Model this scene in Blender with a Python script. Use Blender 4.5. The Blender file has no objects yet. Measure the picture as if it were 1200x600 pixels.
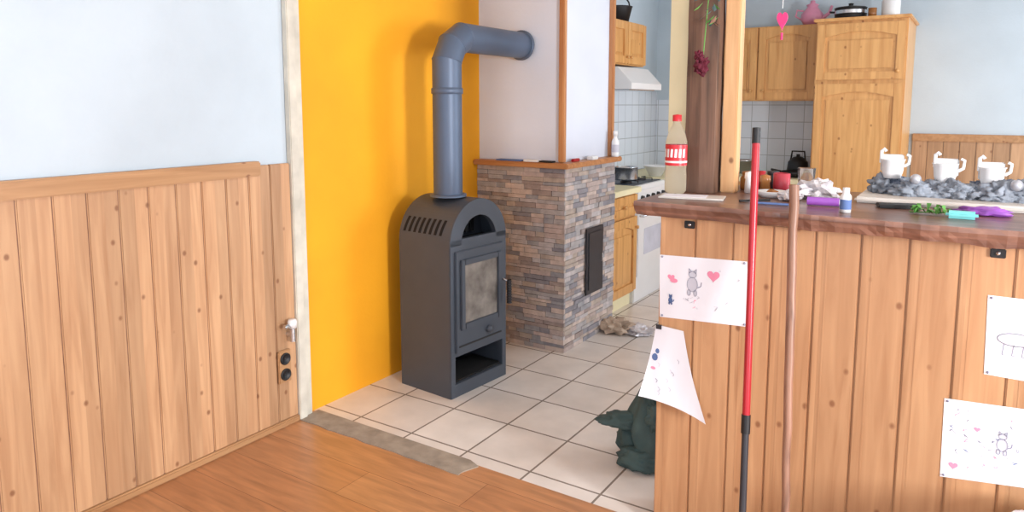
import bpy, bmesh, math, random
from mathutils import Vector, Matrix, noise
random.seed(7)
S=bpy.context.scene
# ---------------------------------------------------------------- materials
def srgb(c):
    return tuple([(x/255/12.92 if x/255<=0.04045 else ((x/255+0.055)/1.055)**2.4) for x in c])+(1,)
def fade(c,k=.12):
    g=sum(c)/3+6
    return tuple(x*(1-k)+g*k for x in c)
MATS={}
def newmat(name):
    m=bpy.data.materials.new(name); m.use_nodes=True
    nt=m.node_tree; b=nt.nodes['Principled BSDF']; MATS[name]=m
    return m,nt,b
def N(nt,t,**k):
    n=nt.nodes.new(t)
    for a,v in k.items(): setattr(n,a,v)
    return n
def plain(name,col,rough=.6,metal=0,var=.12,scale=8,bump=.0,bscale=60,spec=.5,coat=0):
    m,nt,b=newmat(name)
    tc=N(nt,'ShaderNodeTexCoord'); nz=N(nt,'ShaderNodeTexNoise'); nz.inputs['Scale'].default_value=scale; nz.inputs['Detail'].default_value=5
    nt.links.new(tc.outputs['Object'],nz.inputs['Vector'])
    cr=N(nt,'ShaderNodeValToRGB'); c=srgb(col)
    cr.color_ramp.elements[0].position=.3; cr.color_ramp.elements[1].position=.7
    cr.color_ramp.elements[0].color=tuple([x*(1-var) for x in c[:3]])+(1,)
    cr.color_ramp.elements[1].color=tuple([min(1,x*(1+var*.6)) for x in c[:3]])+(1,)
    nt.links.new(nz.outputs['Fac'],cr.inputs['Fac']); nt.links.new(cr.outputs['Color'],b.inputs['Base Color'])
    b.inputs['Roughness'].default_value=rough; b.inputs['Metallic'].default_value=metal
    b.inputs['Specular IOR Level'].default_value=spec; b.inputs['Coat Weight'].default_value=coat
    if bump:
        n2=N(nt,'ShaderNodeTexNoise'); n2.inputs['Scale'].default_value=bscale; n2.inputs['Detail'].default_value=4
        nt.links.new(tc.outputs['Object'],n2.inputs['Vector'])
        bp=N(nt,'ShaderNodeBump'); bp.inputs['Strength'].default_value=bump; bp.inputs['Distance'].default_value=.01
        nt.links.new(n2.outputs['Fac'],bp.inputs['Height']); nt.links.new(bp.outputs['Normal'],b.inputs['Normal'])
    return m
def wood(name,light,dark,grain='z',board=None,bw=.12,knots=True,rough=.45,bvar=.25,kscale=12,kcol=(126,78,50),off=0.0,kr=.13):
    light=fade(light); dark=fade(dark)
    m,nt,b=newmat(name); L=nt.links.new
    tc=N(nt,'ShaderNodeTexCoord'); sep=N(nt,'ShaderNodeSeparateXYZ'); L(tc.outputs['Object'],sep.inputs[0])
    wn=None
    if board:
        d=N(nt,'ShaderNodeMath',operation='MULTIPLY_ADD'); d.inputs[1].default_value=1/bw; d.inputs[2].default_value=off
        L(sep.outputs['XYZ'.index(board.upper())],d.inputs[0])
        fl=N(nt,'ShaderNodeMath',operation='FLOOR'); L(d.outputs[0],fl.inputs[0])
        wn=N(nt,'ShaderNodeTexWhiteNoise',noise_dimensions='1D'); L(fl.outputs[0],wn.inputs['W'])
    mp=N(nt,'ShaderNodeMapping')
    sc=[1,1,1]; sc['xyz'.index(grain)]=.07; mp.inputs['Scale'].default_value=sc
    L(tc.outputs['Object'],mp.inputs['Vector'])
    if wn:
        ad=N(nt,'ShaderNodeVectorMath',operation='MULTIPLY_ADD'); ad.inputs[1].default_value=(3,3,3)
        L(wn.outputs['Color'],ad.inputs[0]); L(mp.outputs[0],ad.inputs[2]); vec=ad.outputs[0]
    else: vec=mp.outputs[0]
    n1=N(nt,'ShaderNodeTexNoise'); n1.inputs['Scale'].default_value=30; n1.inputs['Detail'].default_value=7; n1.inputs['Distortion'].default_value=.8
    L(vec,n1.inputs['Vector'])
    cr=N(nt,'ShaderNodeValToRGB'); e=cr.color_ramp.elements
    e[0].position=.26; e[0].color=srgb(dark); e[1].position=.68; e[1].color=srgb(light)
    L(n1.outputs['Fac'],cr.inputs['Fac']); col=cr.outputs['Color']
    if wn:
        mr=N(nt,'ShaderNodeMapRange'); mr.inputs['To Min'].default_value=1-bvar; mr.inputs['To Max'].default_value=1+bvar*.35
        L(wn.outputs['Value'],mr.inputs['Value'])
        hs=N(nt,'ShaderNodeHueSaturation'); L(mr.outputs[0],hs.inputs['Value']); L(col,hs.inputs['Color']); col=hs.outputs['Color']
    if knots:
        mk=N(nt,'ShaderNodeMapping'); s2=[1,1,1]; s2['xyz'.index(grain)]=.75; mk.inputs['Scale'].default_value=s2
        L(tc.outputs['Object'],mk.inputs['Vector'])
        v=N(nt,'ShaderNodeTexVoronoi'); v.inputs['Scale'].default_value=kscale; L(mk.outputs[0],v.inputs['Vector'])
        r=N(nt,'ShaderNodeValToRGB'); q=r.color_ramp.elements
        q[0].position=kr*.45; q[0].color=(1,1,1,1); q[1].position=kr; q[1].color=(0,0,0,1)
        L(v.outputs['Distance'],r.inputs['Fac'])
        mx=N(nt,'ShaderNodeMix',data_type='RGBA'); mx.inputs[7].default_value=srgb(kcol)
        ml=N(nt,'ShaderNodeMath',operation='MULTIPLY'); ml.inputs[1].default_value=.8; L(r.outputs['Color'],ml.inputs[0])
        L(ml.outputs[0],mx.inputs[0]); L(col,mx.inputs[6]); col=mx.outputs[2]
    L(col,b.inputs['Base Color']); b.inputs['Roughness'].default_value=rough
    bp=N(nt,'ShaderNodeBump'); bp.inputs['Strength'].default_value=.12; bp.inputs['Distance'].default_value=.004
    L(n1.outputs['Fac'],bp.inputs['Height']); L(bp.outputs[0],b.inputs['Normal'])
    return m
def brickmat(name,c1,c2,mortar,bw,rh,ms,offx=0,offy=0,rough=.3,offset=0,nvar=.1,wall=None):
    m,nt,b=newmat(name); L=nt.links.new
    tc=N(nt,'ShaderNodeTexCoord'); vec=tc.outputs['Object']
    if wall:
        sp=N(nt,'ShaderNodeSeparateXYZ'); L(vec,sp.inputs[0]); cb=N(nt,'ShaderNodeCombineXYZ')
        a1=N(nt,'ShaderNodeMath',operation='ADD'); L(sp.outputs[0],a1.inputs[0]); L(sp.outputs[1],a1.inputs[1])
        L(a1.outputs[0],cb.inputs[0]); L(sp.outputs[2],cb.inputs[1]); vec=cb.outputs[0]
    mp=N(nt,'ShaderNodeMapping'); mp.inputs['Location'].default_value=(offx,offy,0); L(vec,mp.inputs['Vector'])
    br=N(nt,'ShaderNodeTexBrick'); br.offset=offset; br.inputs['Scale'].default_value=1
    br.inputs['Brick Width'].default_value=bw; br.inputs['Row Height'].default_value=rh; br.inputs['Mortar Size'].default_value=ms
    br.inputs['Mortar Smooth'].default_value=.1
    br.inputs['Color1'].default_value=srgb(c1); br.inputs['Color2'].default_value=srgb(c2); br.inputs['Mortar'].default_value=srgb(mortar)
    L(mp.outputs[0],br.inputs['Vector'])
    nz=N(nt,'ShaderNodeTexNoise'); nz.inputs['Scale'].default_value=6; nz.inputs['Detail'].default_value=6; L(tc.outputs['Object'],nz.inputs['Vector'])
    mr=N(nt,'ShaderNodeMapRange'); mr.inputs['From Min'].default_value=.3; mr.inputs['From Max'].default_value=.7; mr.inputs['To Min'].default_value=1-nvar; mr.inputs['To Max'].default_value=1+nvar*.5
    L(nz.outputs['Fac'],mr.inputs['Value'])
    hs=N(nt,'ShaderNodeHueSaturation'); L(mr.outputs[0],hs.inputs['Value']); L(br.outputs['Color'],hs.inputs['Color'])
    L(hs.outputs[0],b.inputs['Base Color']); b.inputs['Roughness'].default_value=rough
    bp=N(nt,'ShaderNodeBump'); bp.invert=True; bp.inputs['Strength'].default_value=.4; bp.inputs['Distance'].default_value=.004
    L(br.outputs['Fac'],bp.inputs['Height']); L(bp.outputs[0],b.inputs['Normal'])
    return m
wallblue=plain('plaster_pale_blue',(196,209,219),.9,var=.08,scale=2,bump=.12)
wallyel=plain('plaster_yellow',(252,170,24),.75,var=.16,scale=1.3,bump=.08)
cream=plain('cream_paint',(240,230,190),.7,var=.05)
whitepl=plain('plaster_white',(216,221,234),.9,var=.05,scale=2,bump=.08)
trimw=plain('old_white_paint',(214,208,194),.6,var=.2,scale=9)
ceilm=plain('ceiling_white',(235,235,232),.9,var=.03)
pineL=wood('pine_wainscot',(212,163,118),(184,132,90),'z','y',.113,bvar=.22)
pineRail=wood('pine_rail',(194,144,96),(164,114,70),'y',knots=True)
pineB=wood('pine_bar',(214,160,112),(186,130,86),'z','x',.125,bvar=.22)
pineK=wood('pine_kitchen',(236,176,104),(210,144,76),'z',knots=True,rough=.35,kcol=(150,88,46))
pineBack=wood('pine_backwall',(206,160,118),(174,128,90),'z','x',.11)
barTop=wood('dark_bark_wood',(150,106,88),(96,64,54),'x',knots=False,rough=.28)
darkbeam=wood('dark_beam',(124,88,68),(68,48,38),'z',knots=False,rough=.7)
lightbeam=wood('light_beam',(234,184,128),(206,146,92),'z',knots=True)
shelfw=wood('orange_wood',(206,140,84),(170,100,54),'x',knots=False)
trimwood=wood('orange_trim_wood',(206,140,84),(170,100,54),'z',knots=False)
tileF=brickmat('floor_tiles',(236,228,221),(226,216,208),(140,128,118),.32,.32,.005,offx=1.46,offy=-2.385,rough=.26)
tileW=brickmat('wall_tiles',(228,234,242),(220,228,238),(176,182,188),.15,.15,.003,rough=.2,wall=True,nvar=.03)
def parquet():
    m,nt,b=newmat('parquet'); L=nt.links.new
    tc=N(nt,'ShaderNodeTexCoord')
    br=N(nt,'ShaderNodeTexBrick'); br.offset=.37; br.inputs['Scale'].default_value=1
    br.inputs['Brick Width'].default_value=1.25; br.inputs['Row Height'].default_value=.19; br.inputs['Mortar Size'].default_value=.0012
    br.inputs['Color1'].default_value=srgb((202,148,104)); br.inputs['Color2'].default_value=srgb((182,124,82)); br.inputs['Mortar'].default_value=srgb((130,84,56))
    mp0=N(nt,'ShaderNodeMapping'); mp0.inputs['Location'].default_value=(.3,.07,0); L(tc.outputs['Object'],mp0.inputs['Vector']); L(mp0.outputs[0],br.inputs['Vector'])
    mp=N(nt,'ShaderNodeMapping'); mp.inputs['Scale'].default_value=(.12,1,1); L(tc.outputs['Object'],mp.inputs['Vector'])
    nz=N(nt,'ShaderNodeTexNoise'); nz.inputs['Scale'].default_value=34; nz.inputs['Detail'].default_value=8; nz.inputs['Distortion'].default_value=.5; L(mp.outputs[0],nz.inputs['Vector'])
    mr=N(nt,'ShaderNodeMapRange'); mr.inputs['From Min'].default_value=.3; mr.inputs['From Max'].default_value=.7; mr.inputs['To Min'].default_value=.74; mr.inputs['To Max'].default_value=1.1
    L(nz.outputs['Fac'],mr.inputs['Value'])
    hs=N(nt,'ShaderNodeHueSaturation'); L(mr.outputs[0],hs.inputs['Value']); L(br.outputs['Color'],hs.inputs['Color'])
    L(hs.outputs[0],b.inputs['Base Color']); b.inputs['Roughness'].default_value=.32
    return m
woodF=parquet()
concrete=plain('worn_concrete',(160,148,134),.85,var=.25,scale=14,bump=.3)
steel=plain('stove_steel',(76,83,94),.45,metal=.2,var=.06,bump=.05,bscale=220)
pipem=plain('stove_pipe_steel',(90,104,126),.45,metal=.3,var=.06,scale=5)
blackm=plain('black_metal',(26,26,29),.5)
darkin=plain('dark_interior',(18,18,20),.9)
glassS=plain('soot_reflection_glass',(132,126,120),.1,var=.7,scale=9,spec=.8)  # pale beige reflection painted into the colour noise, mixed with soot
chrome=plain('chrome',(210,212,216),.25,metal=.95,var=.02)
silver=plain('matte_silver',(188,190,198),.45,metal=.6,var=.05)
white=plain('white_enamel',(235,235,236),.3,var=.02)
paper=plain('paper',(236,236,244),.8,var=.02)
pencil=plain('pencil_grey',(150,150,170),.8)
greyfill=plain('grey_crayon',(204,204,216),.8)
pinkc=plain('pink_crayon',(244,150,180),.8)
bluec=plain('blue_crayon',(92,116,166),.8)
redm=plain('red_lacquer',(176,34,46),.3)
darkh=plain('dark_grey_metal',(50,50,56),.45)
stickm=wood('stick_wood',(158,112,88),(110,74,56),'z',knots=False)
stones=[plain('slate_%d'%i,c,.85,var=.22,scale=20,bump=.4,bscale=50) for i,c in enumerate([(194,176,170),(180,174,174),(164,162,166),(210,192,182),(148,144,150),(190,174,162),(196,188,188),(168,152,146)])]
mort=plain('slate_joint',(124,116,112),.9)
bagm=plain('dark_grey_green_cloth',(70,92,92),.8,var=.35,scale=9,bump=.25,bscale=40)
brownp=plain('brown_paper',(196,174,154),.85,var=.25,scale=20,bump=.3)
mossm=plain('grey_fleece',(142,148,158),.98,var=.3,scale=18,bump=.6,bscale=90,spec=.1)
mossd=plain('dark_blue_fleece',(104,112,128),.98,var=.3,scale=18,bump=.6,bscale=90,spec=.1)
palew=wood('pale_driftwood',(226,220,212),(194,184,174),'x',knots=False)
purple=plain('purple_plastic',(150,84,180),.4); cyan=plain('turquoise_plastic',(120,205,205),.35)
green=plain('leaf_green',(84,144,60),.6,var=.3); magenta=plain('dried_rose',(100,22,44),.85,var=.4)
hotpink=plain('pink_felt',(230,60,124),.7); pinkpot=plain('pink_ceramic',(226,150,180),.3)
labelred=plain('label_red',(205,40,50),.4); amber=plain('amber_jar',(160,104,56),.25); wax=plain('red_wax',(190,60,76),.4)
foil=plain('crumpled_foil',(218,214,218),.3,var=.25,scale=30,metal=.2,bump=.5)
m,nt,b=newmat('clear_plastic'); b.inputs['Base Color'].default_value=(.96,.96,.97,1); b.inputs['Transmission Weight'].default_value=.95; b.inputs['Roughness'].default_value=.06; b.inputs['IOR'].default_value=1.08
clear=m
# ---------------------------------------------------------------- builder
class B:
    def __init__(s,name): s.name=name; s.bm=bmesh.new(); s.mats=[]
    def mi(s,m):
        if m not in s.mats: s.mats.append(m)
        return s.mats.index(m)
    def poly(s,vs,faces,mat,smooth=False):
        V=[s.bm.verts.new(v) for v in vs]; i=s.mi(mat)
        for f in faces:
            try:
                q=s.bm.faces.new([V[k] for k in f]); q.material_index=i; q.smooth=smooth
            except ValueError: pass
        return V
    def box(s,x0,x1,y0,y1,z0,z1,mat,bev=0,M=None):
        b2=bmesh.new(); bmesh.ops.create_cube(b2,size=1)
        for v in b2.verts: v.co=Vector(((x0+x1)/2+v.co.x*(x1-x0),(y0+y1)/2+v.co.y*(y1-y0),(z0+z1)/2+v.co.z*(z1-z0)))
        if bev: bmesh.ops.bevel(b2,geom=b2.edges[:],offset=bev,segments=2,affect='EDGES')
        b2.verts.index_update()
        vs=[(M@v.co if M else v.co.copy()) for v in b2.verts]; fs=[[v.index for v in f.verts] for f in b2.faces]; b2.free()
        s.poly(vs,fs,mat)
    def prism(s,pts,axis,lo,hi,mat):
        def mk(p,h):
            return {'x':(h,p[0],p[1]),'y':(p[0],h,p[1]),'z':(p[0],p[1],h)}[axis]
        n=len(pts); vs=[mk(p,lo) for p in pts]+[mk(p,hi) for p in pts]
        s.poly(vs,[list(range(n)),list(range(2*n-1,n-1,-1))]+[[i,(i+1)%n,n+(i+1)%n,n+i] for i in range(n)],mat)
    def tube(s,pts,r,mat,seg=16,cap=True,smooth=True,mitre=False):
        pts=[Vector(p) for p in pts]; n=len(pts)
        if not isinstance(r,(list,tuple)): r=[r]*n
        vs=[]; prev=None
        for i,p in enumerate(pts):
            k2=1; bis=None
            if i==0: t=pts[1]-pts[0]
            elif i==n-1: t=pts[-1]-pts[-2]
            else:
                a=(pts[i]-pts[i-1]).normalized(); c=(pts[i+1]-pts[i]).normalized(); t=a+c
                if mitre and (a-c).length>1e-4: bis=(a-c).normalized(); k2=1/max(.3,math.cos(a.angle(c)/2))
                if t.length<1e-6: t=a
            t.normalize()
            if prev is None: u=t.orthogonal().normalized()
            else: u=(prev-t*prev.dot(t)).normalized()
            prev=u; w=t.cross(u)
            for k in range(seg):
                an=2*math.pi*k/seg; o=(u*math.cos(an)+w*math.sin(an))*r[i]
                if bis is not None: o=o+bis*(o.dot(bis))*(k2-1)
                vs.append(p+o)
        fs=[[i*seg+k,i*seg+(k+1)%seg,(i+1)*seg+(k+1)%seg,(i+1)*seg+k] for i in range(n-1) for k in range(seg)]
        if mitre:
            for i in range(n-1):
                s.poly(vs[i*seg:(i+2)*seg],[[k,(k+1)%seg,seg+(k+1)%seg,seg+k] for k in range(seg)],mat,True)
        else: s.poly(vs,fs,mat,smooth)
        if cap:
            s.poly(vs[:seg],[list(range(seg))[::-1]],mat); s.poly(vs[-seg:],[list(range(seg))],mat)
    def lathe(s,prof,c,mat,seg=24,smooth=True,axis=(0,0,1)):
        c=Vector(c); a=Vector(axis).normalized(); u=a.orthogonal().normalized(); w=a.cross(u)
        vs=[c+a*h+(u*math.cos(2*math.pi*k/seg)+w*math.sin(2*math.pi*k/seg))*max(r,1e-4) for r,h in prof for k in range(seg)]
        fs=[[i*seg+k,i*seg+(k+1)%seg,(i+1)*seg+(k+1)%seg,(i+1)*seg+k] for i in range(len(prof)-1) for k in range(seg)]
        s.poly(vs,fs,mat,smooth)
    def lump(s,c,size,mat,amp=.3,freq=3,sub=3,seed=0,flat=True,smooth=False,fold=0,rot=0):
        b2=bmesh.new(); bmesh.ops.create_icosphere(b2,subdivisions=sub,radius=1)
        c=Vector(c); vs=[]; RM=Matrix.Rotation(rot,3,'Z')
        for v in b2.verts:
            q=v.co*freq+Vector((seed*7.3,seed*3.1,seed))
            n=noise.noise(q)+.5*noise.noise(q*2.3)
            if fold: n-=fold*abs(noise.noise(q*1.4+Vector((3,9,1))))
            p=v.co*(1+amp*n); p=Vector((p.x*size[0],p.y*size[1],p.z*size[2]))
            if flat: p.z=max(p.z,-size[2]*.6)
            vs.append(c+RM@p)
        if flat:
            zm=min(v.z for v in vs)
            for v in vs: v.z+=c.z-zm
        b2.verts.index_update()
        fs=[[v.index for v in f.verts] for f in b2.faces]; b2.free()
        s.poly(vs,fs,mat,smooth)
    def done(s,M=None):
        me=bpy.data.meshes.new(s.name)
        bmesh.ops.recalc_face_normals(s.bm,faces=s.bm.faces)
        if M: bmesh.ops.transform(s.bm,matrix=M,verts=s.bm.verts)
        s.bm.to_mesh(me); s.bm.free()
        for m in s.mats: me.materials.append(m)
        o=bpy.data.objects.new(s.name,me); S.collection.objects.link(o)
        return o
WX=-2.67; YB=6.7; XR=2.6; YF=-1.7; H=2.55
# ---------------------------------------------------------------- room shell
def simple(name,boxes,mat):
    b=B(name)
    for bx in boxes: b.box(*bx,mat)
    return b.done()
simple('floor',[(WX,XR,2.31,YB,-.06,0)],tileF)
simple('floor_wood',[(WX,XR,YF,2.31,-.06,0)],woodF)
b=B('floor_threshold_strip')
ss=[(WX+.02,2.2)]+[(WX+.02+.04*i,2.2+.012*noise.noise(Vector((i*.5,2,0)))) for i in range(1,25)]
b.prism(ss+[(-1.69,2.225),(-1.66,2.30),(-1.72,2.325),(WX+.02,2.325)],'z',0,.004,concrete); b.done()
simple('ceiling',[(WX,XR,YF,YB,H,H+.1)],ceilm)
b=B('wall_left')
b.box(WX-.12,WX,YF,2.25,0,H,wallblue); b.box(WX-.12,WX,2.25,3.74,0,H,wallyel); b.box(WX-.12,WX,3.74,YB,0,H,wallblue)
b.done()
simple('wall_back',[(WX-.12,XR+.12,YB,YB+.12,0,H)],wallblue)
simple('wall_right',[(XR,XR+.12,YF,.2,0,H),(XR,XR+.12,.2,1.9,0,.8),(XR,XR+.12,.2,1.9,2.25,H),(XR,XR+.12,1.9,4.3,0,H),(XR,XR+.12,4.3,5.7,0,.9),(XR,XR+.12,4.3,5.7,2.2,H),(XR,XR+.12,5.7,YB,0,H)],wallblue)
simple('wall_front',[(WX,-1.5,YF-.12,YF,0,H),(-1.5,1.5,YF-.12,YF,0,.7),(-1.5,1.5,YF-.12,YF,2.3,H),(1.5,XR,YF-.12,YF,0,H)],wallblue)
def winframe(name,ax,c,a0,a1,z0,z1):
    b=B(name); t=.06
    def bx(p0,p1,q0,q1):
        if ax=='x': b.box(c,c+.06,p0,p1,q0,q1,white,.004)
        else: b.box(p0,p1,c-.06,c,q0,q1,white,.004)
    bx(a0,a1,z0,z0+t); bx(a0,a1,z1-t,z1); bx(a0,a0+t,z0,z1); bx(a1-t,a1,z0,z1); mid=(a0+a1)/2; bx(mid-.04,mid+.04,z0,z1)
    b.done()
winframe('window_1','x',XR+.03,.2,1.9,.8,2.25); winframe('window_2','x',XR+.03,4.3,5.7,.9,2.2); winframe('window_3','y',YF-.03,-1.5,1.5,.7,2.3)
WL=WX+.001
b=B('wall_wainscot_left'); y=2.2
while y>YF+.05:
    y0=max(y-.113,YF+.001); b.box(WL,WL+.022,y0+.0014,y-.0014,0.03,1.235 if y>2.03 else 1.21,pineL,.004)
    y-=.113
b.box(WL,WL+.016,YF+.001,2.2,.02,1.2,barTop)
b.done()
b=B('trim_1'); b.box(WL,WL+.04,YF+.001,2.03,1.19,1.255,pineRail,.006); b.done()
b=B('baseboard_left'); b.box(WL,WL+.035,YF+.001,2.2,0,.03,pineRail,.006); b.done()
b=B('trim_2'); b.box(WL,WL+.035,2.2,2.245,0,H,trimw,.004); b.box(WL,WL+.022,2.245,2.285,0,H,trimw,.003); b.done()
b=B('double_wall_socket')
b.box(WX+.024,WX+.037,2.085,2.155,.215,.37,pineRail,.004)
for z in (.255,.33):
    b.lathe([(.028,0),(.028,.006),(.022,.008),(.019,.001),(.001,.001)],(WX+.037,2.12,z),blackm,axis=(1,0,0))
b.done()
b=B('radiator_valve')
b.tube([(WX+.024,2.15,.44),(WX+.06,2.15,.44)],.011,chrome); b.tube([(WX+.06,2.15,.41),(WX+.06,2.15,.47)],.014,chrome)
b.tube([(WX+.06,2.15,.47),(WX+.065,2.12,.49),(WX+.065,2.1,.49)],.01,chrome); b.lathe([(.001,0),(.02,0),(.022,.03),(.016,.04),(.001,.04)],(WX+.06,2.15,.475),white); b.done()
# ---------------------------------------------------------------- stove
X0,X1=-2.52,-2.155; SY0,SY1=2.795,3.245; SC=(SY0+SY1)/2; R=(SY1-SY0)/2; ZA=1.018-R
st=B('wood_stove')
def archring(b,ro,ri,x0,x1,mat,n=36,cy=SC,cz=ZA):
    P=[]
    for i in range(n+1):
        a=math.pi*i/n; P.append((cy-ro*math.cos(a),cz+ro*math.sin(a),cy-ri*math.cos(a),cz+ri*math.sin(a)))
    for i in range(n):
        p,q=P[i],P[i+1]
        vs=[(x0,p[0],p[1]),(x0,q[0],q[1]),(x0,q[2],q[3]),(x0,p[2],p[3]),(x1,p[0],p[1]),(x1,q[0],q[1]),(x1,q[2],q[3]),(x1,p[2],p[3])]
        b.poly(vs,[[0,1,2,3],[7,6,5,4],[0,4,5,1],[3,2,6,7]],mat,False)
archring(st,R,R-.012,X0,X1-.006,steel)
st.box(X0,X1-.006,SY0,SY0+.012,.0,ZA,steel); st.box(X0,X1-.006,SY1-.012,SY1,.0,ZA,steel)
pr=[(SC-(R-.01)*math.cos(math.pi*i/28),ZA+(R-.01)*math.sin(math.pi*i/28)) for i in range(29)]
st.prism(pr+[(SY1-.01,.0),(SY0+.01,.0)],'x',X0,X0+.012,steel)
st.box(X0+.012,X1-.03,SY0+.012,SY1-.012,.25,ZA+.0,darkin)
st.box(X0+.012,X1-.03,SY0+.012,SY1-.012,.0,.05,steel)
st.prism([(SC-(R-.014)*math.cos(math.pi*i/28),ZA+(R-.014)*math.sin(math.pi*i/28)) for i in range(29)],'x',-2.34,-2.32,steel)
F0,F1=X1-.03,X1
archring(st,R-.001,.14,F0,F1,steel)
st.box(F0,F1,SY0+.001,SY1-.001,ZA-.075,ZA+.03,steel,.002)
st.box(F0,F1,SY0+.001,SY0+.035,.0,ZA-.07,steel,.002); st.box(F0,F1,SY1-.035,SY1-.001,.0,ZA-.07,steel,.002)
st.box(F0,F1,SY0+.03,SY1-.03,.0,.07,steel,.002); st.box(F0,F1,SY0+.03,SY1-.03,.215,.255,steel,.002)
st.box(X1-.22,X1-.02,SY0+.03,SY1-.03,.07,.08,darkin)
for k in range(5): st.box(X1-.13,X1-.12,SC-.11+.045*k,SC-.085+.045*k,ZA+.03,ZA+.10,darkin)
D0,D1=SY0+.03,SY1-.04; dz0,dz1=.235,.765
st.box(X1-.008,X1+.012,D0,D1,dz0,dz1,steel,.004)
g0,g1,gz0,gz1=D0+.06,D1-.055,.385,.69
for bx in ((D0+.03,g0,gz0-.03,gz1+.03),(g1,D1-.025,gz0-.03,gz1+.03),(g0,g1,gz0-.03,gz0),(g0,g1,gz1,gz1+.03)):
    st.box(X1+.01,X1+.024,bx[0],bx[1],bx[2],bx[3],steel,.003)
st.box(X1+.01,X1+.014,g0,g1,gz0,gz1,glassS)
st.box(X1+.01,X1+.016,D0+.02,D1-.02,.265,.272,blackm)
st.tube([(X1+.012,D1-.008,.56),(X1+.05,D1-.004,.55),(X1+.055,D1-.002,.53)],.006,chrome,10)
st.tube([(X1+.055,D1-.002,.56),(X1+.055,D1-.002,.43)],.012,blackm,12)
for k in range(9): st.tube([(X1+.055,D1-.002,.43+.0145*k),(X1+.055,D1-.002,.436+.0145*k)],.014,darkh,12)
st.lathe([(.02,0),(.02,.02),(.001,.022)],(X1+.012,SC+.06,.31),steel,16,axis=(1,0,0))
for k in range(8):
    xx=X0+.035+k*.037
    vs=[]
    for a in (13,20,27,34):
        ar=math.radians(a); dx=(a-13)*.0006
        for dd in (-.0095,.0095):
            vs.append((xx+dd+dx,SC-(R+.0012)*math.cos(ar),ZA+(R+.0012)*math.sin(ar)))
    st.poly(vs,[[0,1,3,2],[2,3,5,4],[4,5,7,6]],darkin)
cen=Vector((-2.34,3.01,0))
st.done(Matrix.Translation(cen)@Matrix.Rotation(math.radians(-5),4,'Z')@Matrix.Translation(-cen))
PX,PY=-2.335,2.975; PR=.077; PZ=1.855
pb=B('stove_pipe')
pb.lathe([(PR+.02,0),(PR+.02,.012),(PR,.014)],(PX,PY,1.021),pipem,32)
pb.tube([(PX,PY,1.0195),(PX,PY,1.56)],PR,pipem,32)
pb.lathe([(PR,0),(PR+.006,.004),(PR+.006,.03),(PR,.034)],(PX,PY,1.555),pipem,32)
rb=.13
path=[(PX,PY,1.585),(PX,PY,PZ-rb),(PX,PY+rb*.36,PZ-rb*.36),(PX,PY+rb,PZ),(PX,3.705,PZ)]
full=[Vector(p) for p in path]
pb.tube(full,PR,pipem,36,cap=False,mitre=True)
for i in range(1,4):
    a=(full[i]-full[i-1]).normalized(); c=(full[i+1]-full[i]).normalized()
    pb.lathe([(PR,-.003),(PR+.003,-.002),(PR+.003,.002),(PR,.003)],full[i],pipem,36,axis=(a+c))
pb.lathe([(PR,0),(PR+.012,.0),(PR+.012,.012),(PR,.012)],(PX,3.692,PZ),pipem,32,axis=(0,1,0))
pb.done()
# ---------------------------------------------------------------- chimney
CX,CY0,CY1=-2.03,3.70,4.40; CZ=1.125
b=B('wall_chimney_base'); b.box(WX,CX-.012,CY0+.012,CY1,0,CZ,mort)
z=0
while z<CZ-.005:
    h=random.choice([.02,.024,.028,.032]); h=min(h,CZ-z)
    x=WX+.002
    while x<CX-.001:
        w=random.uniform(.06,.17); x2=min(x+w,CX)
        if CX-x2<.04: x2=CX
        d=random.uniform(0,.007); b.box(x,x2-.001,CY0-d+.004,CY0+.02,z+.0006,z+h-.0006,random.choice(stones),.0012); x=x2
    y=CY0+.006
    while y<CY1-.001:
        w=random.uniform(.06,.17); y2=min(y+w,CY1)
        if CY1-y2<.04: y2=CY1
        d=random.uniform(0,.007)
        b.box(CX-.02,CX+d-.004,y,y2-.001,z+.0006,z+h-.0006,random.choice(stones),.0012); y=y2
    z+=h
b.done()
b=B('wall_chimney_upper'); b.box(WX,-2.07,3.73,CY1-.02,CZ+.035,H,whitepl); b.done()
b=B('trim_3'); b.box(-2.085,-2.05,3.712,3.75,CZ+.036,H,trimwood,.004); b.box(-2.072,-2.04,CY1-.045,CY1-.005,CZ+.036,H,trimwood,.004); b.done()
b=B('chimney_shelf'); b.box(WX,-1.99,3.655,CY1+.02,CZ+.002,CZ+.034,shelfw,.006); b.done()
b=B('ash_door')
b.box(CX+.006,CX+.016,3.96,4.2,.3,.73,darkh,.004); b.box(CX+.014,CX+.022,3.985,4.175,.33,.7,darkh,.003); b.tube([(CX+.02,4.15,.5),(CX+.035,4.15,.5),(CX+.035,4.15,.55)],.005,chrome,8); b.done()
zs=CZ+.035
b=B('folded_leaflets')
b.box(-2.5,-2.32,3.665,3.72,zs,zs+.008,bluec,.001); b.box(-2.3,-2.2,3.667,3.715,zs,zs+.012,white,.001); b.box(-2.19,-2.1,3.668,3.71,zs,zs+.01,blackm,.001); b.done()
b=B('cigarette_lighter'); b.box(-2.045,-2.025,3.80,3.88,zs,zs+.018,redm,.003); b.done()
b=B('small_white_box'); b.box(-2.04,-2.0,4.0,4.08,zs,zs+.022,white,.003); b.done()
b=B('spray_bottle'); b.lathe([(.001,0),(.024,0),(.025,.01),(.025,.1),(.012,.125),(.012,.14),(.015,.14),(.015,.17),(.001,.172)],(-2.01,4.35,zs),white); b.lathe([(.0255,.03),(.0255,.08)],(-2.01,4.35,zs),greyfill); b.done()
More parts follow.
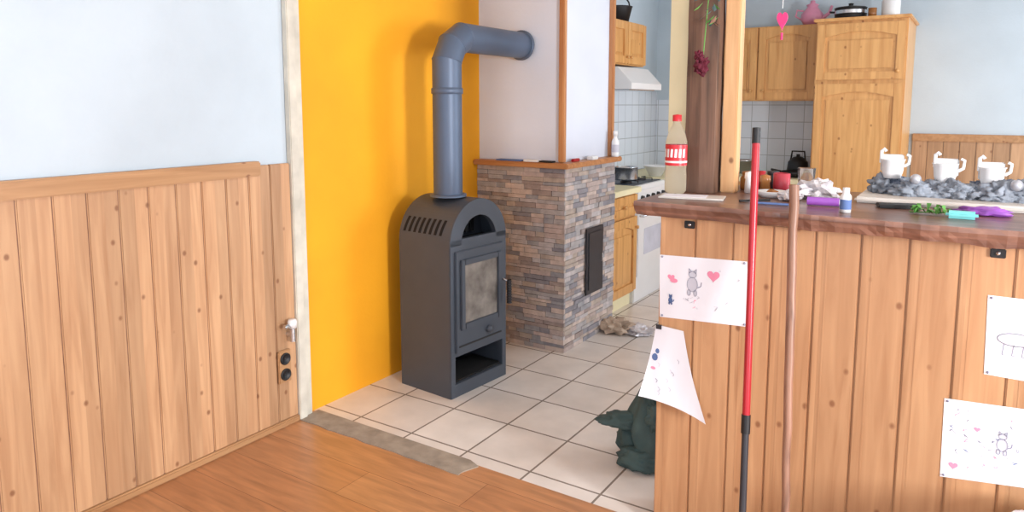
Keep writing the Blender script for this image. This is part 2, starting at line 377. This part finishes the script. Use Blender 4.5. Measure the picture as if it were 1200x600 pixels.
# ---------------------------------------------------------------- bar
BX0,BX1=-.895,1.6; BY=2.31; CT=1.175
b=B('bar_counter')
x=BX0
while x<BX1:
    x2=min(x+.125,BX1); b.box(x+.0014,x2-.0014,BY,BY+.02,0,CT-.05,pineB,.004)
    b.box(x+.03,x+.034,BY-.0006,BY+.004,0.0,CT-.05,pineB)
    x=x2
b.box(BX0,BX1,BY+.008,BY+.2,0.0,CT-.05,pineB)
n=120; pts=[]
sx0,sx1=-.972,1.66
for i in range(n+1):
    x=sx0+(sx1-sx0)*i/n; pts.append((x,2.262-.02*(x+.97)/1.1+.014*noise.noise(Vector((x*5,0,0)))+.007*noise.noise(Vector((x*22,3,0)))))
vs=[]; yb=2.95
for p in pts:
    lo_=p[1]+.018+.010*noise.noise(Vector((p[0]*18,7,0)))
    th=.048+.008*noise.noise(Vector((p[0]*9,1,4)))
    vs+=[(p[0],yb,CT),(p[0],p[1],CT),(p[0],p[1]-.004+.003*noise.noise(Vector((p[0]*30,0,9))),CT-.014),(p[0],p[1]+.004+.006*noise.noise(Vector((p[0]*26,5,9))),CT-.03),(p[0],lo_,CT-th),(p[0],yb,CT-.048)]
fs=[]
for i in range(n):
    a=i*6; c2=a+6
    for k in range(6): fs.append([a+k,a+(k+1)%6,c2+(k+1)%6,c2+k])
fs.append([0,1,2,3,4,5]); fs.append([n*6+k for k in (5,4,3,2,1,0)])
b.poly(vs,fs,barTop)
for xx in (-.79,.065,.9):
    b.box(xx-.018,xx+.018,BY-.006,BY,CT-.085,CT-.06,blackm,.002); b.lathe([(.006,0),(.004,.004),(.001,.005)],(xx,BY-.006,CT-.072),chrome,10,axis=(0,-1,0))
b.done()
b=B('timber_post')
pv=[]
for i in range(25):
    z=CT+.001+(H-CT)*i/24
    for k,(px_,py_) in enumerate([(-.918,2.60),(-.86,2.592),(-.808,2.60),(-.808,2.69),(-.918,2.69)]):
        pv.append((px_+.007*noise.noise(Vector((z*5,k*2,0))),py_+.007*noise.noise(Vector((z*5,k*2,5))),z))
b.poly(pv,[[i*5+k,i*5+(k+1)%5,i*5+5+(k+1)%5,i*5+5+k] for i in range(24) for k in range(5)]+[[4,3,2,1,0],[120,121,122,123,124]],darkbeam)
b.done()
b=B('light_timber_post'); b.box(-.80,-.745,2.66,2.72,CT,H,lightbeam,.004); b.done()
b=B('cream_post'); b.box(-1.005,-.927,2.65,2.74,CT,H,cream,.004); b.done()
# ---------------------------------------------------------------- papers
def ribbon3(b,pts,w,mat,fn):
    for p,q in zip(pts,pts[1:]):
        p=Vector(p); q=Vector(q); d=(q-p)
        if d.length<1e-5: continue
        n_=Vector((-d.y,d.x)).normalized()*w/2
        b.poly([fn(p+n_),fn(q+n_),fn(q-n_),fn(p-n_)],[[0,1,2,3]],mat)
def circ(cx,cz,r,n=14,rz=None): return [(cx+r*math.cos(2*math.pi*i/n),cz+(rz or r)*math.sin(2*math.pi*i/n)) for i in range(n+1)]
def heart(cx,cz,s): return [(cx+s*.06*16*math.sin(t)**3,cz+s*.06*(13*math.cos(t)-5*math.cos(2*t)-2*math.cos(3*t)-math.cos(4*t))) for t in [2*math.pi*i/24 for i in range(24)]]
def fill(b,pts,mat,fn,dy=0):
    b.poly([fn(Vector(p))for p in pts],[list(range(len(pts)))],mat)
def cat(b,cx,cz,s,mat,fn,fl=None):
    C_=[circ(cx,cz,s*.5,14,s*.7),circ(cx,cz+s*.95,s*.38,12,s*.32),
        [(cx-s*.34,cz+s*1.05),(cx-s*.36,cz+s*1.5),(cx-s*.08,cz+s*1.22),(cx-s*.34,cz+s*1.05)],[(cx+s*.34,cz+s*1.05),(cx+s*.36,cz+s*1.5),(cx+s*.08,cz+s*1.22),(cx+s*.34,cz+s*1.05)],
        circ(cx-s*.3,cz-s*.8,s*.16,8,s*.3),circ(cx+s*.3,cz-s*.8,s*.16,8,s*.3)]
    for k,c_ in enumerate(C_):
        if fl: fill(b,c_[:-1],fl,lambda p,k=k:(fn(p)+Vector((0,-.0001-.00008*k,0))))
        ribbon3(b,c_,.0015,mat,lambda p:fn(p)+Vector((0,-.0012,0)))
    ribbon3(b,[(cx+s*.4,cz-s*.3),(cx+s*.8,cz-s*.1),(cx+s*.85,cz+s*.3)],.003,mat,fn)
def scrib(b,x0,x1,z0,z1,n,fn,mats):
    for k in range(n):
        a=random.uniform(x0,x1); c_=random.uniform(z0,z1); s=random.uniform(.5,1.3)
        P=[(a+.007*s*random.uniform(-1,1),c_+.007*s*random.uniform(-1,1)) for _ in range(4)]
        ribbon3(b,P,.0012,random.choice(mats),fn)
def sheet(name,corners,y):
    b=B(name); n=10; vs=[]
    c=[Vector(q) for q in corners]
    for j in range(n+1):
        for i in range(n+1):
            u,v=i/n,j/n; p=(c[0]*(1-u)+c[1]*u)*(1-v)+(c[3]*(1-u)+c[2]*u)*v
            vs.append((p.x,y-.0004,p.y))
    b.poly(vs,[[j*(n+1)+i,j*(n+1)+i+1,(j+1)*(n+1)+i+1,(j+1)*(n+1)+i] for j in range(n) for i in range(n)],paper)
    for q in c:
        d=(sum(c,Vector((0,0)))/4-q)*.06
        b.lathe([(.004,0),(.003,.003),(.001,.004)],(q.x+d.x,y-.0005,q.y+d.y),pencil,8,axis=(0,-1,0))
    return b
py=BY-.001
F=lambda p:Vector((p[0],py-.0012,p[1]))
allc=[pencil,pinkc,bluec,greyfill,greyfill]
b=sheet('child_drawing',[(-.893,.989),(-.597,1.0),(-.589,.785),(-.888,.770)],py)
cat(b,-.775,.90,.036,pencil,F,greyfill); fill(b,heart(-.705,.938,.022),pinkc,F)
fill(b,heart(-.85,.915,.013),pinkc,F); fill(b,circ(-.84,.905,.014,9,.008)[:-1],pinkc,lambda p:F(p)+Vector((0,-.0003,0))); cat(b,-.85,.835,.014,bluec,F,bluec); scrib(b,-.80,-.74,.82,.86,8,F,[greyfill,pencil,pinkc]); scrib(b,-.72,-.62,.8,.97,4,F,[greyfill]); b.done()
b=sheet('child_drawing',[(.05,.985),(.35,.985),(.35,.76),(.055,.762)],py)
fill(b,circ(.12,.87,.042,16,.018)[:-1],greyfill,F); ribbon3(b,circ(.12,.87,.042,16,.018),.002,pencil,F)
for k in range(3): ribbon3(b,[(.095+k*.022,.855),(.092+k*.022,.825),(.1+k*.022,.825)],.002,pencil,F)
ribbon3(b,circ(.155,.89,.016,10),.002,pencil,F); scrib(b,.18,.33,.78,.96,10,F,allc); b.done()
b=sheet('child_drawing',[(-.033,.672),(.255,.69),(.262,.475),(-.03,.438)],py)
cat(b,.11,.57,.026,pencil,F,greyfill); scrib(b,-.015,.24,.47,.65,40,F,[pencil,pinkc,pinkc,bluec,greyfill])
fill(b,heart(.0,.48,.012),pinkc,F); fill(b,heart(.17,.62,.01),pinkc,F); fill(b,heart(.05,.60,.008),pinkc,F); b.done()
b=B('curled_drawing'); n=16; vs=[]
TL,TR,BR,BL=Vector((-.898,.742)),Vector((-.80,.735)),Vector((-.702,.44)),Vector((-.93,.50))
def curlp(u,v,o=0):
    p=(TL*(1-u)+TR*u)*(1-v)+(BL*(1-u)+BR*u)*v
    bow=.012*math.sin(math.pi*v)*u
    return Vector((p.x-bow,py-.001-(.07*v*v*(1-u)**2+.05*v**2*u*u*.7)-.004-o,p.y))
for j in range(n+1):
    for i in range(n+1): vs.append(curlp(i/n,j/n))
b.poly(vs,[[j*(n+1)+i,j*(n+1)+i+1,(j+1)*(n+1)+i+1,(j+1)*(n+1)+i] for j in range(n) for i in range(n)],paper,True)
FC=lambda p:curlp(p[0],p[1],.0015)
fill(b,circ(.12,.45,.07,10,.05)[:-1],bluec,FC); fill(b,circ(.16,.36,.05,10,.035)[:-1],bluec,FC); fill(b,circ(.12,.6,.05,8,.02)[:-1],pinkc,FC)
for k in range(10):
    a,c_=random.uniform(.1,.8),random.uniform(.3,.9); ribbon3(b,[(a,c_),(a+.04,c_+.02),(a+.02,c_+.05)],.008,random.choice([greyfill,pencil,greyfill]),FC)
b.box(TL.x,TL.x+.02,py-.007,py-.001,TL.y-.015,TL.y,darkh)
b.done()
# ---------------------------------------------------------------- broom and stick
b=B('broom')
A=Vector((-.507,2.02,.075)); T=Vector((-.573,2.262,1.43)); D=T-A; mid_=A+D*.36
b.tube([A,mid_],.0105,darkh,14); b.tube([mid_,T-D*.02],.0115,redm,14); b.tube([T-D*.035,T],.0125,blackm,14)
b.tube([A+D*.33,A+D*.37],.0135,blackm,14)
b.box(-.53,-.484,1.89,2.15,.05,.085,redm,.01)
for i in range(24):
    yy=1.90+i*.0105
    for xx in (-.522,-.507,-.492): b.tube([(xx,yy,.05),(xx+(xx+.507)*.3,yy+(yy-2.02)*.1,0.001)],.003,blackm,5)
b.done()
b=B('wooden_stick'); A=Vector((-.38,2.0,.002)); T=Vector((-.452,2.243,1.262))
P=[A+(T-A)*i/20+Vector((.005*noise.noise(Vector((i*.6,0,0))),0,0)) for i in range(21)]
b.tube(P,[.0105+.004*i/20+.0022*noise.noise(Vector((i*1.3,4,0))) for i in range(21)],stickm,14)
b.done()
b=B('laundry_basket')
bcx,bcy=.26,2.10
b.lathe([(.001,0),(.15,0),(.155,.01),(.185,.39),(.19,.39),(.19,.405),(.178,.405),(.145,.02),(.001,.02)],(bcx,bcy,0),palew,28)
for k in range(14): b.lathe([(.158+.002*k,.0),(.162+.002*k,.006),(.158+.002*k,.012)],(bcx,bcy,.02+k*.026),palew,28)
for i in range(6):
    a=i*1.05; b.lump((bcx+.08*math.cos(a),bcy+.08*math.sin(a),.37),(.09,.09,.065),white,.5,4,3,i+11)
b.done()
# ---------------------------------------------------------------- kitchen
def door(b,ax,c,a0,a1,z0,z1,mat,sgn,arch=True,knob=None,slab=.018):
    def bx(p0,p1,q0,q1,d0,d1,bev=.003):
        e=sorted((c+sgn*d0,c+sgn*d1))
        if ax=='x': b.box(e[0],e[1],p0,p1,q0,q1,mat,bev)
        else: b.box(p0,p1,e[0],e[1],q0,q1,mat,bev)
    fw_=.06
    bx(a0,a1,z0,z1,0,.008); bx(a0,a0+fw_,z0,z1,.006,slab+.006); bx(a1-fw_,a1,z0,z1,.006,slab+.006)
    bx(a0+fw_,a1-fw_,z0,z0+fw_,.006,slab+.006)
    w=a1-a0-2*fw_
    if arch and z1-z0>.3:
        n=10; e=sorted((c+sgn*.006,c+sgn*(slab+.006))); pts=[(a0+fw_,z1),(a0+fw_,z1-fw_-.04)]
        for i in range(n+1):
            t=i/n; pts.append((a0+fw_+w*t,z1-fw_-.04+.04*math.sin(math.pi*t)))
        pts.append((a1-fw_,z1)); b.prism(pts,ax,e[0],e[1],mat)
    else: bx(a0+fw_,a1-fw_,z1-fw_,z1,.006,slab+.006)
    if w>.08: bx(a0+fw_+.02,a1-fw_-.02,z0+fw_+.02,z1-fw_-.06,.006,.016,.005)
    if knob:
        p=(c+sgn*(slab+.006),knob[0],knob[1]) if ax=='x' else (knob[0],c+sgn*(slab+.006),knob[1])
        b.lathe([(.006,0),(.006,.01),(.014,.016),(.012,.026),(.001,.028)],p,pineK,12,axis=(sgn,0,0) if ax=='x' else (0,sgn,0))
KF=-2.12
b=B('kitchen_base_cabinet')
for (y0,y1) in ((4.43,4.955),(5.565,6.08)):
    b.box(WX+.001,KF,y0,y1,.1,.86,pineK); b.box(WX+.001,KF-.03,y0,y1,0.0,.1,cream)
    door(b,'x',KF,y0+.01,y1-.01,.12,.68,pineK,1,True,(y1-.04,.6)); door(b,'x',KF,y0+.01,y1-.01,.7,.845,pineK,1,False,((y0+y1)/2,.77))
b.box(WX+.001,-2.07,4.43,4.955,.86,.9,cream,.004); b.box(WX+.001,-2.07,5.565,6.08,.86,.9,cream,.004)
b.done()
b=B('gas_cooker')
b.box(WX+.002,KF,4.96,5.56,.0,.895,white,.006); b.box(KF,KF+.02,4.975,5.545,.2,.7,white,.006); b.box(KF+.019,KF+.023,5.09,5.43,.36,.56,greyfill)
b.box(KF,KF+.012,4.975,5.545,.73,.86,white,.004); b.tube([(KF+.02,5.0,.67),(KF+.05,5.0,.67),(KF+.05,5.52,.67),(KF+.02,5.52,.67)],.008,chrome,10)
for k in range(5): b.lathe([(.02,0),(.018,.02),(.001,.021)],(KF+.012,5.05+k*.105,.8),blackm,14,axis=(1,0,0))
b.box(WX+.06,KF-.03,4.99,5.53,.895,.9,steel)
for xx in (-2.52,-2.27):
    for yy in (5.12,5.4):
        b.lathe([(.045,0),(.045,.012),(.001,.014)],(xx,yy,.9),blackm,16)
        for a in range(4):
            dx,dy=math.cos(a*math.pi/2)*.1,math.sin(a*math.pi/2)*.1; b.tube([(xx+dx,yy+dy,.901),(xx+dx,yy+dy,.92),(xx+dx*.2,yy+dy*.2,.922)],.004,blackm,6)
b.done()
b=B('range_hood')
b.prism([(WX+.002,1.62),(-2.2,1.62),(-2.2,1.665),(-2.32,1.79),(WX+.002,1.79)],'y',5.03,5.63,white)
b.box(-2.62,-2.24,5.08,5.58,1.612,1.62,chrome); b.done()
b=B('kitchen_wall_cabinet'); b.box(WX+.001,-2.36,4.9,5.63,1.81,2.15,pineK); door(b,'x',-2.36,4.91,5.26,1.82,2.14,pineK,1,False,(5.23,1.87)); door(b,'x',-2.36,5.27,5.62,1.82,2.14,pineK,1,False,(5.3,1.87)); b.done()
b=B('dark_basket'); b.lathe([(.001,0),(.09,0),(.12,.12),(.125,.13),(.11,.125),(.08,.02),(.001,.02)],(-2.5,5.4,2.151),blackm)
b.tube([(-2.61,5.4,2.27)]+[(-2.5-.11*math.cos(a),5.4,2.27+.1*math.sin(a)) for a in [math.pi*i/8 for i in range(1,8)]]+[(-2.39,5.4,2.27)],.006,blackm,8); b.done()
simple('wall_tiles_left',[(WX,WX+.008,4.43,YB,.9,1.62)],tileW)
simple('wall_tiles_back',[(WX+.01,-1.12,YB-.008,YB,.9,1.55)],tileW)
b=B('kitchen_back_base_cabinet'); b.box(-2.06,-1.12,6.12,YB-.009,.1,.86,pineK); b.box(-2.06,-1.12,6.15,YB-.009,0,.1,cream); b.box(-2.655,-1.12,6.09,YB-.009,.86,.9,cream,.004)
for k in range(2): door(b,'y',6.12,-2.04+k*.46,-1.6+k*.46,.12,.84,pineK,-1,True,(-1.64+k*.1,.7))
b.done()
b=B('kitchen_back_wall_cabinet'); b.box(-2.1,-1.13,6.34,YB-.01,1.535,2.155,pineK)
for k in range(2): door(b,'y',6.34,-2.09+k*.48,-1.62+k*.48,1.545,2.145,pineK,-1,True,(-1.66+k*.1,1.62))
b.done()
b=B('tall_larder_cupboard'); b.box(-1.1,-.475,6.02,YB-.002,.08,2.13,pineK); b.box(-1.09,-.485,6.05,YB-.002,0,.08,pineK)
door(b,'y',6.02,-1.09,-.485,.1,1.66,pineK,-1,True,(-.53,1.0)); door(b,'y',6.02,-1.09,-.485,1.69,2.11,pineK,-1,True,(-.53,1.75))
b.box(-1.12,-.455,5.985,YB-.002,2.13,2.155,pineK,.006); b.done()
b=B('wall_wainscot_back'); x=-.45
while x<XR-.01:
    x2=min(x+.11,XR-.001); b.box(x+.001,x2-.001,YB-.021,YB-.001,0,1.22,pineBack,.003); x=x2
b.box(-.45,XR-.001,YB-.036,YB-.001,1.21,1.27,pineRail,.005); b.done()
def lathe_obj(name,prof,c,mat,extra=None,seg=24):
    b=B(name); b.lathe(prof,c,mat,seg)
    if extra: extra(b,Vector(c))
    return b.done()
lathe_obj('pink_teapot',[(.001,0),(.06,0),(.085,.04),(.085,.09),(.05,.135),(.04,.15),(.05,.165),(.02,.18),(.018,.2),(.001,.205)],(-1.22,6.45,2.156),pinkpot,
  lambda b,c:(b.tube([c+Vector((.07,0,.05)),c+Vector((.13,0,.09)),c+Vector((.15,0,.15))],[.018,.013,.01],pinkpot,12),b.tube([c+Vector((-.07,0,.12)),c+Vector((-.12,0,.13)),c+Vector((-.13,0,.08)),c+Vector((-.08,0,.05))],.008,pinkpot,10)))
lathe_obj('cooking_pot',[(.001,0),(.11,0),(.115,.01),(.115,.09),(.12,.095),(.11,.1),(.03,.112),(.015,.115),(.02,.13),(.001,.135)],(-.90,6.25,2.156),blackm,
  lambda b,c:(b.lathe([(.117,.05),(.117,.075)],c,chrome),b.tube([c+Vector((-.11,0,.07)),c+Vector((-.15,0,.075)),c+Vector((-.15,.04,.075)),c+Vector((-.11,.04,.07))],.006,blackm,8)))
lathe_obj('storage_jar',[(.001,0),(.06,0),(.065,.02),(.065,.13),(.05,.15),(.055,.155),(.055,.18),(.001,.185)],(-.62,6.25,2.156),white)
lathe_obj('spice_jar',[(.001,0),(.03,0),(.03,.08),(.001,.082)],(-.74,6.2,2.156),amber)
lathe_obj('frying_pan',[(.001,0),(.08,0),(.11,.05),(.105,.05),(.075,.008),(.001,.008)],(-1.27,6.3,.901),blackm,lambda b,c:b.tube([c+Vector((-.1,0,.04)),c+Vector((-.18,-.05,.06))],.01,blackm,10))
lathe_obj('water_kettle',[(.001,0),(.08,0),(.09,.03),(.08,.11),(.04,.15),(.015,.155),(.015,.175),(.001,.176)],(-1.3,6.56,.901),blackm,lambda b,c:b.tube([c+Vector((-.06,0,.12)),c+Vector((-.05,0,.2)),c+Vector((.05,0,.2)),c+Vector((.06,0,.12))],.008,blackm,10))
lathe_obj('mixing_bowl',[(.001,0),(.05,0),(.11,.12),(.115,.12),(.1,.11),(.04,.01),(.001,.01)],(-1.72,6.4,.901),chrome)
lathe_obj('mixing_bowl',[(.001,0),(.05,0),(.1,.09),(.105,.09),(.09,.08),(.04,.01),(.001,.01)],(-2.28,5.75,.901),white)
lathe_obj('saucepan',[(.001,0),(.085,0),(.09,.01),(.09,.1),(.094,.1),(.084,.095),(.08,.01),(.001,.01)],(-2.27,5.12,.925),chrome)
b=B('sponge_packet'); b.box(-2.35,-2.2,4.6,4.72,.901,.93,foil,.006); b.done()
# ---------------------------------------------------------------- floor clutter
b=B('crumpled_cloth_bag')
def bag(b,c,seed,r,h,mat,top=.45):
    n=72; m_=30; vs=[]
    for j in range(m_+1):
        t=j/m_
        rr=r*(1.0+.12*math.sin(t*4)-(1-top)*t**1.6)
        for k in range(n):
            a=2*math.pi*k/n
            fold=1+.10*math.sin(a*4+seed+t*2.5)+.05*math.sin(a*9+seed*2-t*3)+.22*noise.noise(Vector((math.cos(a)*1.6,math.sin(a)*1.6,t*2.5+seed)))
            hh=h*(t*(1+.16*math.sin(a*2+seed)))
            vs.append((c[0]+rr*fold*math.cos(a)*1.0+.03*t*math.sin(seed),c[1]+rr*fold*math.sin(a)*.8,c[2]+hh+.012*math.sin(a*6+t*9)*t))
    for k in range(n):
        a=2*math.pi*k/n; vs.append((c[0]+r*.15*math.cos(a)+.03*math.sin(seed),c[1]+r*.12*math.sin(a),c[2]+h*.72))
    fs=[[j*n+k,j*n+(k+1)%n,(j+1)*n+(k+1)%n,(j+1)*n+k] for j in range(m_+1) for k in range(n)]
    fs.append([(m_+1)*n+k for k in range(n)]); fs.append([k for k in range(n)][::-1])
    b.poly(vs,fs,mat,True)
bag(b,(-1.07,2.76,.003),1.0,.12,.29,bagm,.8)
b.lump((-1.18,2.70,.17),(.12,.06,.035),bagm,.3,1.6,4,3,flat=False,smooth=True,fold=.9,rot=.4)
b.lump((-1.09,2.66,.003),(.11,.06,.05),bagm,.3,1.8,4,5,smooth=True,fold=.9)
b.lump((-1.16,2.75,.003),(.08,.06,.09),bagm,.3,1.8,4,9,smooth=True,fold=.9)
b.lump((-1.03,2.69,.22),(.06,.05,.06),bagm,.3,1.8,4,12,flat=False,smooth=True,fold=.9)
b.done()
b=B('crumpled_brown_paper'); b.lump((-1.93,4.24,.004),(.11,.08,.065),brownp,.7,2.2,3,2,fold=1); b.lump((-1.8,4.3,.004),(.1,.08,.04),foil,.7,2.4,3,6,fold=1); b.done()
# ---------------------------------------------------------------- bar clutter
z=CT+.001
b=B('plastic_bottle')
c=(-.925,2.53,z)
b.lathe([(.001,.004),(.03,0),(.039,.012),(.039,.07),(.037,.09),(.039,.11),(.039,.19),(.03,.225),(.014,.255),(.013,.28),(.001,.28)],c,clear,28)
b.lathe([(.0395,.105),(.0395,.18)],c,labelred,28); b.lathe([(.0398,.115),(.0398,.122)],c,white,28)
for k in range(7):
    a=-2.9+k*.38; b.poly([(c[0]+.0402*math.cos(a+t),c[1]+.0402*math.sin(a+t),c[2]+h) for t,h in ((0,.135),(.22,.135),(.26,.165),(.04,.165))],[[0,1,2,3]],white)
b.lathe([(.016,.265),(.016,.288),(.001,.29)],c,labelred,16); b.done()
b=B('magazine'); M_=Matrix.Translation((-.83,2.44,z))@Matrix.Rotation(.2,4,'Z'); b.box(-.11,.11,-.05,.05,0,.006,palew,.001,M_); b.box(-.1,.05,-.04,.04,.006,.007,paper,0,M_); b.done()
jar=[(.001,0),(.026,0),(.028,.01),(.028,.045),(.02,.055),(.022,.06),(.022,.07),(.001,.071)]
lathe_obj('glass_jar',jar,(-.735,2.80,z),amber)
lathe_obj('glass_jar',[(.001,0),(.02,0),(.02,.05),(.014,.055),(.014,.075),(.001,.076)],(-.68,2.79,z),redm)
lathe_obj('glass_jar',jar,(-.655,2.86,z),darkh)
lathe_obj('salt_shaker',[(.001,0),(.02,0),(.017,.05),(.02,.055),(.018,.075),(.001,.08)],(-.70,2.7,z),white)
lathe_obj('salt_shaker',[(.001,0),(.02,0),(.017,.04),(.02,.045),(.018,.065),(.001,.07)],(-.65,2.72,z),amber)
lathe_obj('red_candle',[(.001,0),(.027,0),(.03,.02),(.03,.07),(.026,.072),(.024,.06),(.001,.06)],(-.605,2.78,z),wax)
lathe_obj('glass_tumbler',[(.001,0),(.026,0),(.032,.09),(.030,.09),(.024,.006),(.001,.006)],(-.53,2.84,z),clear)
lathe_obj('pill_bottle',[(.001,0),(.016,0),(.016,.05),(.01,.058),(.01,.075),(.001,.076)],(-.325,2.36,z),white,lambda b,c:b.lathe([(.0165,.01),(.0165,.04)],c,bluec))
b=B('ashtray_dish'); b.lathe([(.001,0),(.04,0),(.055,.02),(.05,.022),(.038,.006),(.001,.006)],(-.6,2.62,z),white); b.lump((-.6,2.62,z+.008),(.02,.02,.012),amber,.4,4,2,3); b.done()
b=B('crumpled_wrapper'); b.lump((-.455,2.64,z),(.075,.05,.045),foil,.6,2.6,3,4,fold=1); b.lump((-.525,2.56,z),(.045,.045,.022),foil,.6,3,3,7,fold=1); b.done()
b=B('purple_marker'); b.tube([(-.455,2.47,z+.014),(-.36,2.48,z+.014)],.014,purple,14); b.tube([(-.36,2.48,z+.014),(-.34,2.482,z+.014)],.010,white,12); b.done()
b=B('scattered_pens'); b.tube([(-.66,2.42,z+.004),(-.58,2.50,z+.004)],.004,blackm,8); b.tube([(-.62,2.40,z+.004),(-.50,2.41,z+.004)],.004,bluec,8); b.done()
b=B('driftwood_decoration')
b.box(-.335,.36,2.62,2.88,z,z+.02,palew,.007)
for i in range(24):
    tt=(i+.5)/24
    b.lump((-.28+.62*tt,2.73+.08*random.random(),z+.018),(random.uniform(.05,.075),random.uniform(.03,.045),random.uniform(.026,.046)),random.choice([mossm,mossm,mossd]),.5,2.4,4,i,smooth=True,fold=1.1,rot=random.uniform(-.5,.5))
for (xx,rot,dz) in ((-.24,.2,.02),(-.085,-.1,.012),(.045,.1,.005),(.2,0,0)):
    zz=z+.075+dz; yy=2.77
    M_=Matrix.Translation((xx,yy,zz))@Matrix.Rotation(rot,4,'Z')
    b.lathe([(.001,-.02),(.026,-.02),(.032,.0),(.036,.04),(.040,.045),(.036,.043),(.028,.0),(.001,-.01)],(xx,yy,zz),white,20)
    b.tube([M_@Vector(p) for p in [(.036,.01,.02),(.05,.01,.03),(.052,.01,.055),(.042,.01,.06)]],.005,white,8)
    b.tube([M_@Vector(p) for p in [(-.034,.02,.03),(-.034,.022,.07),(-.026,.022,.078),(-.02,.022,.07)]],.006,white,8)
    b.box(-.036,.036,.016,.024,.0,.06,white,.004,M_)
for (xx,yy,r,zz) in ((-.165,2.71,.017,z+.08),(.11,2.71,.018,z+.075)):
    b.lathe([(r*math.sin(math.pi*i/12),-r*math.cos(math.pi*i/12)) for i in range(13)],(xx,yy,zz),silver,18)
b.done()
b=B('black_phone'); M_=Matrix.Translation((-.2,2.56,z))@Matrix.Rotation(.3,4,'Z'); b.box(-.06,.06,-.03,.03,0,.012,blackm,.003,M_); b.done()
b=B('leaf_sprig')
for k in range(34):
    a=random.uniform(0,6.28); cx,cy=-.107+random.uniform(-.045,.045),2.46+random.uniform(-.025,.025); l=.028; h=random.uniform(.006,.03)
    b.poly([(cx,cy,z+.002),(cx+l*.5*math.cos(a+.5),cy+l*.5*math.sin(a+.5),z+h),(cx+l*math.cos(a),cy+l*math.sin(a),z+h*.6),(cx+l*.5*math.cos(a-.5),cy+l*.5*math.sin(a-.5),z+h)],[[0,1,2,3]],green)
b.tube([(-.16,2.45,z+.004),(-.06,2.47,z+.006)],.002,green,6); b.done()
b=B('turquoise_soap'); b.box(-.065,.015,2.39,2.425,z,z+.022,cyan,.008); b.done()
b=B('purple_cloth'); b.lump((.03,2.53,z),(.07,.045,.016),purple,.5,2.5,3,4,smooth=True,fold=.8); b.done()
# hanging things
b=B('hanging_dried_flowers')
b.tube([(-.83,2.575,2.35),(-.835,2.572,1.9),(-.848,2.568,1.68)],.002,green,6)
for k in range(60):
    t=random.random(); zz=1.80+.40*t; cx=-.828+random.uniform(-.025,.03); cy=2.572+random.uniform(-.015,.008); a=random.uniform(0,6.28); l=.036
    b.poly([(cx,cy,zz),(cx+l*.5*math.cos(a+.5),cy-.006,zz-l*.4),(cx+l*.9*math.cos(a),cy-.01,zz-l*.8),(cx+l*.5*math.cos(a-.5),cy-.003,zz-l*.6)],[[0,1,2,3]],random.choice([green,stickm,bagm,stickm]))
b.lump((-.848,2.555,1.64),(.027,.024,.036),magenta,.5,3,3,2,flat=False,fold=1)
b.lump((-.862,2.562,1.675),(.016,.016,.022),magenta,.5,3,3,5,flat=False,fold=1)
b.lump((-.81,2.565,1.99),(.014,.014,.018),magenta,.4,3,3,3,flat=False); b.done()
b=B('hanging_heart'); b.tube([(-.61,2.7,H),(-.61,2.7,1.84)],.0012,white,5)
hp=heart(-.61,1.80,.019); hp=[(p[0],1.80+(p[1]-1.80)*1.9) for p in hp]; b.prism(hp,'y',2.695,2.705,hotpink); b.tube([(-.61,2.7,1.755),(-.61,2.7,1.73)],.004,hotpink,8); b.done()
# ---------------------------------------------------------------- lights
def area(name,loc,rot,sx,sy,power,col):
    l=bpy.data.lights.new(name,'AREA'); l.shape='RECTANGLE'; l.size=sx; l.size_y=sy; l.energy=power; l.color=col
    o=bpy.data.objects.new(name,l); o.location=loc; o.rotation_euler=rot; S.collection.objects.link(o)
R90=math.pi/2
area('window_light_1',(XR-.02,.95,1.4),(0,R90,0),.7,.6,180,(.98,.985,1))
area('window_light_2',(XR-.02,5.0,1.55),(0,R90,0),1.3,1.4,80,(.86,.93,1))
area('window_light_3',(0,YF+.02,1.5),(R90,0,0),3.0,1.6,38,(.82,.9,1))
w=bpy.data.worlds.new('world'); S.world=w; w.use_nodes=True; w.node_tree.nodes['Background'].inputs[0].default_value=(.8,.88,1,1); w.node_tree.nodes['Background'].inputs[1].default_value=1.0
try:
    S.view_settings.view_transform='Standard'; S.view_settings.exposure=0
except Exception: pass
# ---------------------------------------------------------------- camera
f=840.0; yaw=math.radians(33); pitch=math.atan(100/840)
fw=Vector((-math.sin(yaw)*math.cos(pitch), math.cos(yaw)*math.cos(pitch), -math.sin(pitch)))
rt=Vector((math.cos(yaw),math.sin(yaw),0)); up=rt.cross(fw)
cam=bpy.data.cameras.new('camera'); co=bpy.data.objects.new('camera',cam); S.collection.objects.link(co)
co.matrix_world=Matrix.Translation((0,0,1.5))@Matrix((rt,up,-fw)).transposed().to_4x4()
cam.sensor_width=36; cam.lens=f/1200*36; cam.shift_y=-77/1200; cam.clip_start=.02
S.camera=co
